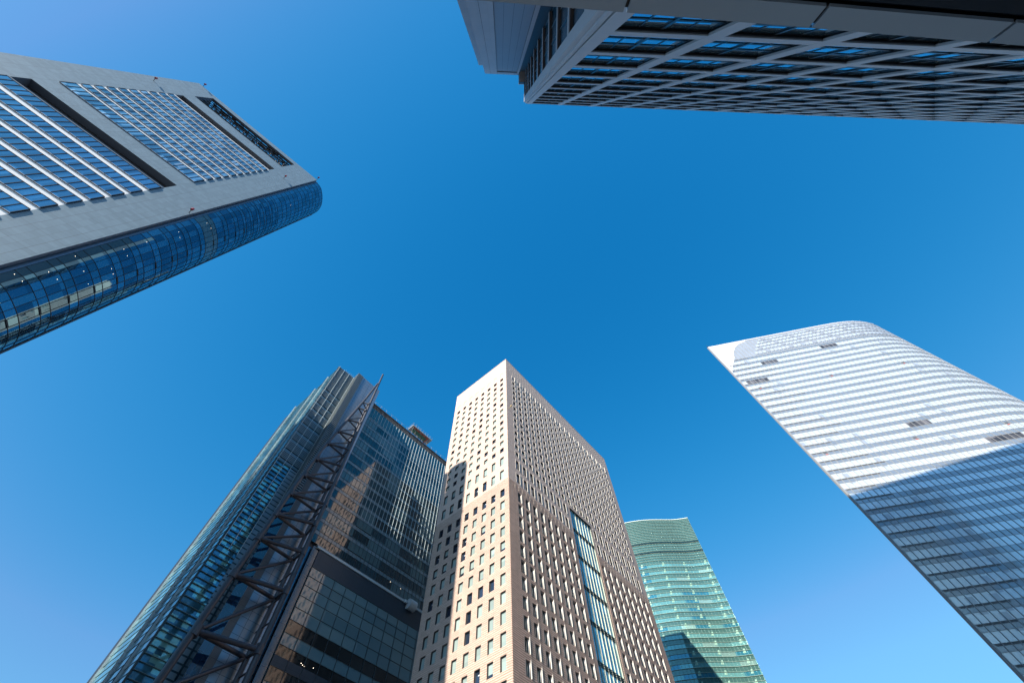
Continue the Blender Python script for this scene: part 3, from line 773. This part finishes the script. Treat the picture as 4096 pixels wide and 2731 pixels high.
    # corner bay at the left edge of the curtain wall
    fe = Fr(FN.xy(.6, 0), FN.xy(.6, -1.5), n=tuple(-e1)); c = MB()
    z = 158
    while z > 100: c.quad(fe, 0, 1.5, z-3.2, z-.2, mat('corner_glass_bay', (.10, .17, .15), .1, ior=1.7, cell=(2, 4.5), var=.4), 0); c.box(fe, 0, 1.5, z-.2, z+.6, -.1, .1, mwf); z -= PH
    c.build('corner_bay', root)
    # lower block in front
    D = 2.5; kf = (116.5-D)/116.5
    def zc(z): return (z-EYE)*kf+EYE
    PL = 4.05; U0 = 3.4
    mlw = mat('lower_glass', (0.11, 0.22, 0.265), 0.04, ior=1.7, cell=(PL*3, 3.25), var=.15, tilt=.004, wave=.006, light=(0.13, 0.23, 0.26), frac=.5, seed=9)
    mld = mat('lower_dark_glass', (0.008, 0.014, 0.018), 0.06, ior=1.7, cell=(PL, 3.25), var=.5, wave=.004, tilt=.004)
    mpn = mat('dark_panel', (0.03, 0.048, 0.068), 0.45, grid=(PL, 1.6, .05, .04, 0), gcol=(.015, .02, .025), noise=.1, nscale=.2)
    s = MB(); s.box(FN, U0, U1, zc(88.5), zc(94.3), .3, D, mpn); s.build('dark_panel_band', root)
    t = MB(); t.box(FN, U0-1.0, U1, zc(94.3), zc(94.9), .3, D+.25, mwf); t.box(FN, U0-1.0, U1, zc(94.3)+1.2, zc(94.3)+1.5, .6, D-.6, mat('track', (.25, .28, .3), .4))
    t.build('ledge_rail', root)
    rows = [88.5, 85.74, 83.0, 80.0, 76.8, 73.6, 70.4, 67.6, 65.2]
    styles = [0, 0, 0, 0, 0, 1, 0, 1]
    for i, (a, c) in enumerate(zip(rows, rows[1:])):
        q = MB(); q.quad(FN, U0, U1, zc(c), zc(a), mld if styles[i] else mlw, D); qo = q.build('window_band', root)
        t = MB(); t.box(FN, U0, U1, zc(a)-.09, zc(a), D, D+.12, mds); t.build('transom', qo)
    s = MB(); s.box(FN, U0, U1, zc(62.9), zc(65.2), .3, D, mpn); s.build('dark_panel_band', root)
    z = 62.9
    for i in range(18):
        q = MB(); q.quad(FN, U0, U1, zc(z-3.2), zc(z), (mld if i % 3 == 0 else mlw), D); qo = q.build('window_band', root)
        t = MB(); t.box(FN, U0, U1, zc(z)-.09, zc(z), D, D+.12, mds); t.build('transom', qo); z -= 3.2
    for k in range(13):
        f = MB(); u = U0+PL*k; f.box(FN, u-.06, u+.06, 3, zc(88.5), D+.001, D+.15, mds); f.build('mullion', root)
    q = MB(); fe = Fr(FN.xy(U0, D), FN.xy(U0, 0), n=tuple(-e1)); q.quad(fe, 0, D, 3, zc(94.3), mlw, 0); q.build('return_wall', root)
    q = MB(); q.box(FN, -1.6, 1.5, 3, zc(94.3), 1.0, 1.3, mat('link_glass', (.05, .13, .20), .06, metal=.4, ior=1.8, grid=(1.5, 2.1, .08, .1, 0), gcol=(.01, .015, .02), cell=(1.5, 2.1), var=.3)); q.build('link_glass', root)
    # glass fin screen left of the lower block
    q = MB(); q.box(FN, U0-2.0, U0-.05, 3, zc(94.6), D-.5, D-.3, mat('edge_glass', (.02, .06, .09), .12, metal=.15, ior=1.8, grid=(0, 3.2, 0, .08, 0), gcol=(.01, .015, .02))); q.build('glass_screen', root)
    # roof edge structure: walkway, brackets, railing
    mgr = mat('grating', (0.42, 0.43, 0.43), 0.5, grid=(1.6, 0, .15, 0, 0), gcol=(.15, .15, .15)); msl = mat('roof_steel', (0.05, 0.05, 0.055), 0.5)
    s = MB(); s.box(FN, -1, U1, 171.2, 171.5, -4.6, -2.6, mgr); s.box(FN, -1, U1, 171.1, 171.7, -2.55, -2.25, msl); s.box(FN, -1, U1, 168.0, 168.3, -4.9, -4.6, msl)
    s.box(FN, 0, U1, 164.7, 165.0, -4.9, -.3, msl)
    k = 0; u = 0.0
    while u < U1-2:
        s.tube(FN.pt(u, 165, -3.3), FN.pt(u, 171.3, -4.4), .12, .12, msl, 6); s.tube(FN.pt(u, 165.0, -2.6), FN.pt(u+1.6, 171.2, -2.6), .1, .1, msl, 6)
        if k % 3 == 0: s.tube(FN.pt(u, 168, -4.4), FN.pt(u, 171.2, -2.4), .14, .14, msl, 6); s.box(FN, u, u+.9, 166, 169, -4.4, -3.6, msl)
        u += 3.22; k += 1
    wk = s.build('roof_walkway', root)
    s = MB(); u = -1
    mrl = mat('railing', (.35, .36, .36), .45)
    while u < U1: s.tube(FN.pt(u, 171.6, -2.4), FN.pt(u, 173.5, -2.4), .045, .045, mrl, 5); u += 3.22
    s.tube(FN.pt(-1, 173.4, -2.4), FN.pt(U1, 173.4, -2.4), .04, .04, mrl, 5); s.build('railing', wk)
    # raised platform with green underside
    zt = 180.0; kk = 178.4/170.4
    c4 = [(-51.44*kk, 125.06*kk), (-48.51*kk, 122.88*kk), (-41.03*kk, 132.49*kk), (-44.03*kk, 135.44*kk)]
    fp = Fr(c4[1], c4[2]); W_ = 4.0
    s = MB(); s.box(fp, 0, fp.L, zt-.5, zt, -W_, 0, mrl); s.box(fp, 1.5, fp.L-2.5, zt-.8, zt-.52, -W_+.6, -.9, mat('green_soffit', (.05, .17, .10), .5, grid=(2.2, 0, .12, 0, 0), gcol=(.2, .22, .22)))
    mrd = mat('red_beam', (.5, .06, .03), .5)
    s.box(fp, 1.0, fp.L-2, zt-1.0, zt-.6, -.85, -.6, mrd); s.box(fp, fp.L-2.5, fp.L-2.2, zt-1.2, zt-.6, -W_, -.8, mrd)
    for k in range(6):
        u = .6+k*2.1; s.tube(fp.pt(u, zt-.5, -.4), fp.pt(u+1, 171.5, -W_-.5), .1, .1, msl, 6); s.tube(fp.pt(u, zt-.5, -W_), fp.pt(u, 171.5, -W_-1.5), .12, .12, msl, 6)
    po = s.build('roof_platform', root)
    s = MB()
    for k in range(9):
        u = k*fp.L/8; s.tube(fp.pt(u, zt, 0), fp.pt(u, zt+1.5, 0), .05, .05, mrl, 5)
    for k in range(4): s.tube(fp.pt(0, zt, -k*W_/3), fp.pt(0, zt+1.5, -k*W_/3), .05, .05, mrl, 5); s.tube(fp.pt(fp.L, zt, -k*W_/3), fp.pt(fp.L, zt+1.5, -k*W_/3), .05, .05, mrl, 5)
    s.tube(fp.pt(0, zt+1.4, 0), fp.pt(fp.L, zt+1.4, 0), .04, .04, mrl, 5); s.tube(fp.pt(0, zt+1.4, 0), fp.pt(0, zt+1.4, -W_), .04, .04, mrl, 5); s.build('railing', po)
    # ---- pipe truss: points picked on planes parallel to the facade
    def on(px, py, b):
        d = ray_px(px, py); n = e2; k = (P0+e2*b).dot(n)
        t = k/(d.x*n.x+d.y*n.y); return Vector((d.x*t, d.y*t, d.z*t+EYE))
    mp = mat('pipe_steel', (0.038, 0.040, 0.052), 0.4, noise=.12, nscale=.5)
    BL_, BR_, BM_ = -8.5, -10.0, -5.6
    top = on(1532, 1498, BR_)
    def seg(a, b, r0, r1, n, par=root):
        m_ = MB(); m_.tube(a, b, r0, r1, mp, 14); return m_.build(n, par, smooth=True)
    Lp = [(1496, 1553), (1462, 1596), (1287, 1797), (1174, 1950), (930, 2299), (629, 2731), (440, 3000)]
    Lw = [on(x, y, BL_) for x, y in Lp]
    Rb = on(870, 2976, BR_); Mt = on(1470, 1620, BM_); Mb_ = on(935, 2742, BM_)
    seg(top, Rb, .38, .74, 'chord'); seg(Mt, Mb_, .42, .6, 'chord')
    m_ = MB(); pr = [.36, .48, .54, .62, .70, .76, .80]
    P_ = [on(1512, 1530, BR_)]+Lw[1:]
    m_.tube(on(1511, 1534, BR_), Lw[1], .36, .42, mp)
    for i in range(1, len(Lw)-1): m_.tube(Lw[i], Lw[i+1], pr[i], pr[i+1], mp)
    m_.build('chord', root, smooth=True)
    seg(top, on(1500, 1568, BR_), .18, .40, 'spire')
    nodes = [((1452, 1608), (1474, 1616), (1466, 1640)), ((1433, 1630), (1462, 1642), (1456, 1670)), ((1392, 1677), (1441, 1692), (1428, 1716)),
             ((1353, 1724), (1420, 1744), (1401, 1771)), ((1312, 1773), (1396, 1797), (1372, 1822)), ((1268, 1836), (1368, 1863), (1343, 1890)),
             ((1220, 1900), (1340, 1932), (1308, 1962)), ((1164, 1972), (1303, 2015), (1262, 2043)),
             ((1103, 2055), (1261, 2095), (1221, 2143)), ((1034, 2149), (1214, 2207), (1171, 2240)), ((934, 2295), (1144, 2362), (1098, 2395)),
             ((783, 2521), (1035, 2597), (985, 2630)), ((600, 2772), (900, 2910), (840, 2930))]
    prev = None
    for i, (l, r, m) in enumerate(nodes):
        L3, R3, M3 = on(*l, BL_), on(*r, BR_), on(*m, BM_)
        k = .25+.027*i
        seg(L3, R3, k, k, 'strut'); seg(L3, M3, k*.9, k*.9, 'strut'); seg(M3, R3, k*.7, k*.7, 'strut')
        if prev is not None: seg(L3, prev, k*.75, k*.75, 'strut')
        prev = M3
        for c3, ax_, rr_ in ((L3, Lw[4]-Lw[3], .36+.045*i), (R3, top-Rb, .30+.04*i)):
            q = ax_.normalized()*(.5+.05*i); m_ = MB(); m_.tube(c3-q, c3+q, rr_+.13, rr_+.13, mp, 12); m_.build('node_collar', root, smooth=False)
    # short tie stubs from the right chord back to the building
    for (x, y) in ((1225, 2180), (1180, 2280), (1135, 2380), (1090, 2480), (1045, 2580), (1000, 2680), (1290, 2040), (1340, 1930), (1390, 1815), (1430, 1725)):
        a = on(x, y, BR_); bq = Vector((a.x+e2.x*11.5, a.y+e2.y*11.5, a.z)); m_ = MB(); m_.tube(a, bq, .22, .22, mp, 8); m_.build('tie', root)
    # white service drum on the ledge rail
    dr = thing('service_drum', 'pale round equipment drum hanging on the ledge of the teal glass tower', 'drum', FN.pt(31.5, zc(94.3), D))
    mdr = mat('drum_white', (.50, .56, .58), .4)
    c = FN.pt(38.7, zc(94.3)-1.0, D+.9); c0 = Vector(c)
    s = MB(); s.tube(FN.pt(37.6, zc(94.3)-.4, D+1.1), FN.pt(40.3, zc(94.3)-.4, D+1.1), 1.55, 1.55, mdr, 24); s.build('shell', dr)
    s = MB(); s.box(FN, 36.4, 37.4, zc(94.3)-.3, zc(94.3)+.6, D+.3, D+.9, mdr); s.tube(FN.pt(36.9, zc(94.3)+.3, D+.3), FN.pt(37.9, zc(94.3), D+1.0), .2, .2, mdr, 8); s.build('bracket', dr)
    me = mat('lit_lamp', (1.0, .85, .65), .5, emit=1.6)
    for u, z in ((10.6, 65.9), (11.1, 65.7), (11.6, 65.6), (14.1, 66.2), (14.3, 60.4), (27.5, 59.8), (28, 59.6), (28.5, 59.5), (31.5, 97.9), (36.0, 97.8)):
        q = MB(); d_ = D+.02 if z < 90 else .02; q.tube(FN.pt(u, zc(z) if z < 90 else z, d_), FN.pt(u, zc(z) if z < 90 else z, d_+.02), .09, .09, me, 8); q.build('lit_lamp', root)
truss_tower()

# ================================================================ OVERHEAD GRID TOWER (top right)
def grid_tower():
    O = (9.02, -8.0); T2 = (169.26, 5.43)
    F = Fr(O, T2, n=(0, 1)); H = 175.0
    FLt = Fr((8.55, -8.55), (8.80, -17.2), n=(-1, 0))
    root = thing('grid_tower', 'tower with a white stone grid of columns and beams, seen steeply from below', 'tower', (O[0], O[1], 0))
    mc = mat('white_stone', (0.42, 0.43, 0.445), 0.6, grid=(0, 2.0, 0, .02, 0), gcol=(.3, .3, .31), noise=.05, nscale=.4)
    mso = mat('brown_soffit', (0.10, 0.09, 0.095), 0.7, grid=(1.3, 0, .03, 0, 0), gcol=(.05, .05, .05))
    mgl = mat('grid_glass', (0.45, 0.72, 0.85), 0.02, metal=.9, ior=2.0, cell=(2.4, 4.0), var=.12, tilt=.006)
    mfr = mat('black_frame', (0.012, 0.013, 0.015), 0.35)
    mwl = mat('pale_reveal', (0.30, 0.31, 0.33), 0.6)
    b = MB(); n = F.n; 
    b.prism([F.xy(1.0, -.55), F.xy(182, -.55), F.xy(182, -42), F.xy(1.0, -42)], 0, H-.5, m_dark, m_roof); b.build('core', root)
    CWd = 1.55; PI_ = 11.12; NB = 16
    # columns
    def col(u0, u1, name='column', face=F):
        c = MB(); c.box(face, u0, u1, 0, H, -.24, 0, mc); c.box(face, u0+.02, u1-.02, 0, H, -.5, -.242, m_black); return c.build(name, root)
    c = MB(); c.box(F, 0.55, 2.1, 0, H, -.5, 0, mc); c.hexa([(8.55, -8.55, 0), (9.3, -8.30, 0), (10.2, -9.6, 0), (8.62, -9.9, 0), (8.55, -8.55, H), (9.3, -8.30, H), (10.2, -9.6, H), (8.62, -9.9, H)], mc)
    c.build('column', root)
    c = MB(); c.box(F, 0.0, 0.45, 0, H, -.9, -.12, mc); c.build('corner_trim', root)
    for k in range(1, NB+1): col(PI_*k-.05, PI_*k+CWd)
    # beams
    levels = [173.2-12.03*k for k in range(15)]
    for zt in levels:
        for k in range(NB):
            u0 = 2.1 if k == 0 else PI_*k+CWd; u1 = PI_*(k+1)-.05
            if u0 > 120 and zt < 40: continue
            q = [F.pt(u0, zt), F.pt(u1, zt), F.pt(u1, zt-2), F.pt(u0, zt-2)]
            beams.append((area(q), u0, u1, zt))
    beams.sort(reverse=True)
    def mkbeam(s, u0, u1, zt):
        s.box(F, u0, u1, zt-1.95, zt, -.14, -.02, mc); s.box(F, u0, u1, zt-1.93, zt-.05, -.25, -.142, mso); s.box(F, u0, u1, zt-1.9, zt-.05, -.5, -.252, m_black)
    for a, u0, u1, zt in beams[:100]:
        s = MB(); mkbeam(s, u0, u1, zt); s.build('beam', root)
    s = MB()
    for a, u0, u1, zt in beams[100:]: mkbeam(s, u0, u1, zt)
    o = s.build('beam', root); o['kind'] = 'stuff'
    pt = MB(); pt.box(F, 2.1, 182, 173.3, H, -.5, -.03, mfr); pt.build('parapet', root)
    # windows: one per bay and beam level
    wins = []
    for zt in levels[1:]+[levels[-1]-12.03]:
        for k in range(NB):
            u0 = 2.1 if k == 0 else PI_*k+CWd; u1 = PI_*(k+1)-.05; z0 = max(zt, .5); z1 = zt+12.03-1.95
            if z1 < 3: continue
            wins.append((area([F.pt(u0, z0), F.pt(u1, z0), F.pt(u1, z1), F.pt(u0, z1)]), u0, u1, z0, z1))
    wins.sort(reverse=True)
    def glass(s, u0, u1, z0, z1):
        s.quad(F, u0, u1, z0, z1, mgl, -.46)
    def frame(s, u0, u1, z0, z1):
        w = (u1-u0)
        for i, f in enumerate((.0, .25, .5, .75, 1.0)):
            hw = .16 if i == 2 else .06; dd = -.33 if i == 2 else -.40
            a = min(max(u0+w*f, u0+hw), u1-hw); s.box(F, a-hw, a+hw, z0, z1, -.459, dd, mfr)
        h = (z1-z0)/3
        for i in range(3):
            s.box(F, u0, u1, z0+h*i, z0+h*i+.4, -.459, -.42, mfr)
            s.box(F, u0, u1, z0+h*(i+1)-.25, z0+h*(i+1)-.003, -.459, -.395, mfr)
        s.box(F, u0+.001, u0+.03, z0, z1, -.455, -.15, mwl)
    for a, u0, u1, z0, z1 in wins[:100]:
        s = MB(); glass(s, u0, u1, z0, z1); o = s.build('window', root); t = MB(); frame(t, u0, u1, z0, z1); t.build('window_frame', o)
    s = MB()
    for a, u0, u1, z0, z1 in wins[100:]: glass(s, u0, u1, z0, z1); frame(s, u0, u1, z0, z1)
    o = s.build('window', root); o['kind'] = 'stuff'
    # left face between the corner and the service core
    s = MB(); s.quad(FLt, 1.3, 9.2, 0, H-.6, mat('left_dark_glass', (.004, .008, .011), .25, ior=1.8, cell=(1.9, 4.0), var=.6), -.42); s.build('side_glass', root)
    for zt in levels:
        s = MB(); s.box(FLt, 1.3, 9.0, zt-1.2, zt, -.05, .0, mc); s.build('side_beam', root)
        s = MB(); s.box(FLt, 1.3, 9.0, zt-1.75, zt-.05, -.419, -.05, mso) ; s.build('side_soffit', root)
    for u in (3.6, 5.9, 8.1):
        s = MB(); s.box(FLt, u, u+.14, 2, H-1, -.415, -.3, mat('side_mullion', (.05, .08, .10), .3)); s.build('side_mullion', root)
    # service core wall
    mk = mat('core_panel', (0.32, 0.33, 0.36), 0.5, grid=(1.62, 3.0, .02, .02, 0), gcol=(.2, .2, .22), cell=(1.62, 3.0), var=.03, noise=.04, nscale=.2)
    mk2 = mat('core_inset', (0.21, 0.235, 0.28), 0.5, grid=(0, 12, 0, .02, 0), gcol=(.1, .1, .12), noise=.12, nscale=.06)
    K = Fr((-4.3, -17.64), (7.04, -16.65), n=(0, 1)); L = K.L
    s = MB(); s.prism([K.xy(0, -.35), K.xy(L, -.35), K.xy(L, -14), K.xy(0, -14)], 0, H-.2, mk, m_roof)
    s.quad(K, 0, 4.2, 0, H, mk, 0); s.quad(K, 4.2, L-.75, H-6, H, mk, 0); s.quad(K, L-.75, L, 0, H, mk, 0)
    s.poly([K.pt(0, H, 0), K.pt(L, H, 0), K.pt(L, H, -.4), K.pt(0, H, -.4)], mk); s.poly([K.pt(L, 0, 0), K.pt(L, H, 0), K.pt(L, H, -14), K.pt(L, 0, -14)], mk); s.poly([K.pt(0, 0, 0), K.pt(0, H, 0), K.pt(0, H, -14), K.pt(0, 0, -14)], mk)
    s.prism([(7.0, -17.0), (9.9, -16.7), (9.9, -32), (7.0, -32)], 0, H-7.5, m_dark, m_roof)
    co = s.build('service_core', root)
    s = MB(); s.quad(K, 4.2, L-.75, 0, H-6, mk2, -.25)
    for u in (4.2, L-.75): s.poly([K.pt(u, 0, 0), K.pt(u, H-6, 0), K.pt(u, H-6, -.25), K.pt(u, 0, -.25)], m_dark)
    for k in range(1, 4): s.box(K, 4.2+k*(L-4.95)/4-.02, 4.2+k*(L-4.95)/4+.02, 0, H-6, -.249, -.24, m_black)
    s.build('inset_panel', co)
    s = MB(); s.box(K, 1.9, 1.96, 0, H-.3, .0, .01, m_black); s.box(K, 4.15, 4.2, 0, H-.3, .0, .01, m_black); s.build('joint', co)
    K2 = Fr((-6.2, -20.15), (-4.4, -20.0), n=(0, 1)); s = MB(); s.box(K2, 0, K2.L+.3, 0, H, -12, 0, mk); s.build('core_return', root)
    s = MB(); s.prism([(6.95, -14.0), (8.9, -13.9), (8.9, -17), (7.05, -17)], H-7, H, m_dark, mc); s.box(Fr((6.93, -13.98), (8.85, -13.88), n=(0, 1)), 0, 1.9, H-1.2, H+.1, -.3, .05, mc)
    s.build('plant_screen', root)
beams = []
grid_tower()

# ================================================================ ENTRANCE CANOPY
def canopy():
    k = 10.4/6.4
    a = Vector((-.34, -1.41))*k; b = Vector((6.61, -.64))*k; e = (b-a).normalized()
    A = a-e*9; B = b+e*14
    F = Fr(tuple(A), tuple(B), n=(0, 1)); Z = EYE+10.4
    root = thing('canopy', 'flat entrance canopy with grey metal edge panels and black joints, right overhead', 'canopy', (B.x, B.y-6, 0))
    mp = mat('canopy_panel', (0.27, 0.34, 0.41), 0.5, noise=.10, nscale=.35); msf = mat('canopy_soffit', (0.035, 0.042, 0.05), 0.4)
    # joint positions (H8 plan units -> metres along the edge)
    js = []
    for x in (1.56, 3.93, 6.14): js.append((Vector((x, 0))*k-Vector((A.x, 0))).x/e.x)
    p = (js[2]-js[0])/2; js = [js[0]+p*i for i in range(-6, 8)]
    for u0, u1 in zip(js, js[1:]):
        g_ = .035; u0_, u1_ = u0+g_, u1-g_
        s = MB()
        s.hexa([F.pt(u0_, Z, 0), F.pt(u1_, Z, 0), F.pt(u1_, Z-.38, -.27), F.pt(u0_, Z-.38, -.27), F.pt(u0_, Z+.04, -.06), F.pt(u1_, Z+.04, -.06), F.pt(u1_, Z-.34, -.33), F.pt(u0_, Z-.34, -.33)], mp)
        s.build('edge_panel', root)
    s = MB(); s.box(F, js[0], js[-1], Z-.28, Z+.25, -6.0, -.42, msf)
    s.box(F, js[0], js[-1], Z-.36, Z-.29, -.62, -.40, mat('canopy_gutter', (.07, .09, .115), .35)); s.build('soffit', root)
    s = MB(); s.hexa([F.pt(js[0], Z-.03, -.08), F.pt(js[-1], Z-.03, -.08), F.pt(js[-1], Z-.33, -.30), F.pt(js[0], Z-.33, -.30), F.pt(js[0], Z+.22, -.42), F.pt(js[-1], Z+.22, -.42), F.pt(js[-1], Z-.2, -.42), F.pt(js[0], Z-.2, -.42)], m_black); s.build('backing', root)
    mr = mat('rafter_grey', (0.30, 0.30, 0.29), 0.45)
    for u in js:
        s = MB(); c = u+.26
        s.hexa([F.pt(c-.10, Z-.62, -.52), F.pt(c+.10, Z-.62, -.52), F.pt(c+.15, Z-.31, -.44), F.pt(c-.15, Z-.31, -.44),
                F.pt(c-.18, Z-.95, -5.9), F.pt(c+.18, Z-.95, -5.9), F.pt(c+.2, Z-.31, -5.9), F.pt(c-.2, Z-.31, -5.9)], mr)
        s.build('rafter', root)
    for u in (js[2], js[7], js[11]):
        s = MB(); q = F.xy(u+.26, -5.5); s.tube((q[0], q[1], 0), (q[0], q[1], Z-.9), .22, .22, mr, 16); s.build('post', root)
canopy()
for o in list(bpy.data.objects):
    if '_b' in o: del o['_b']
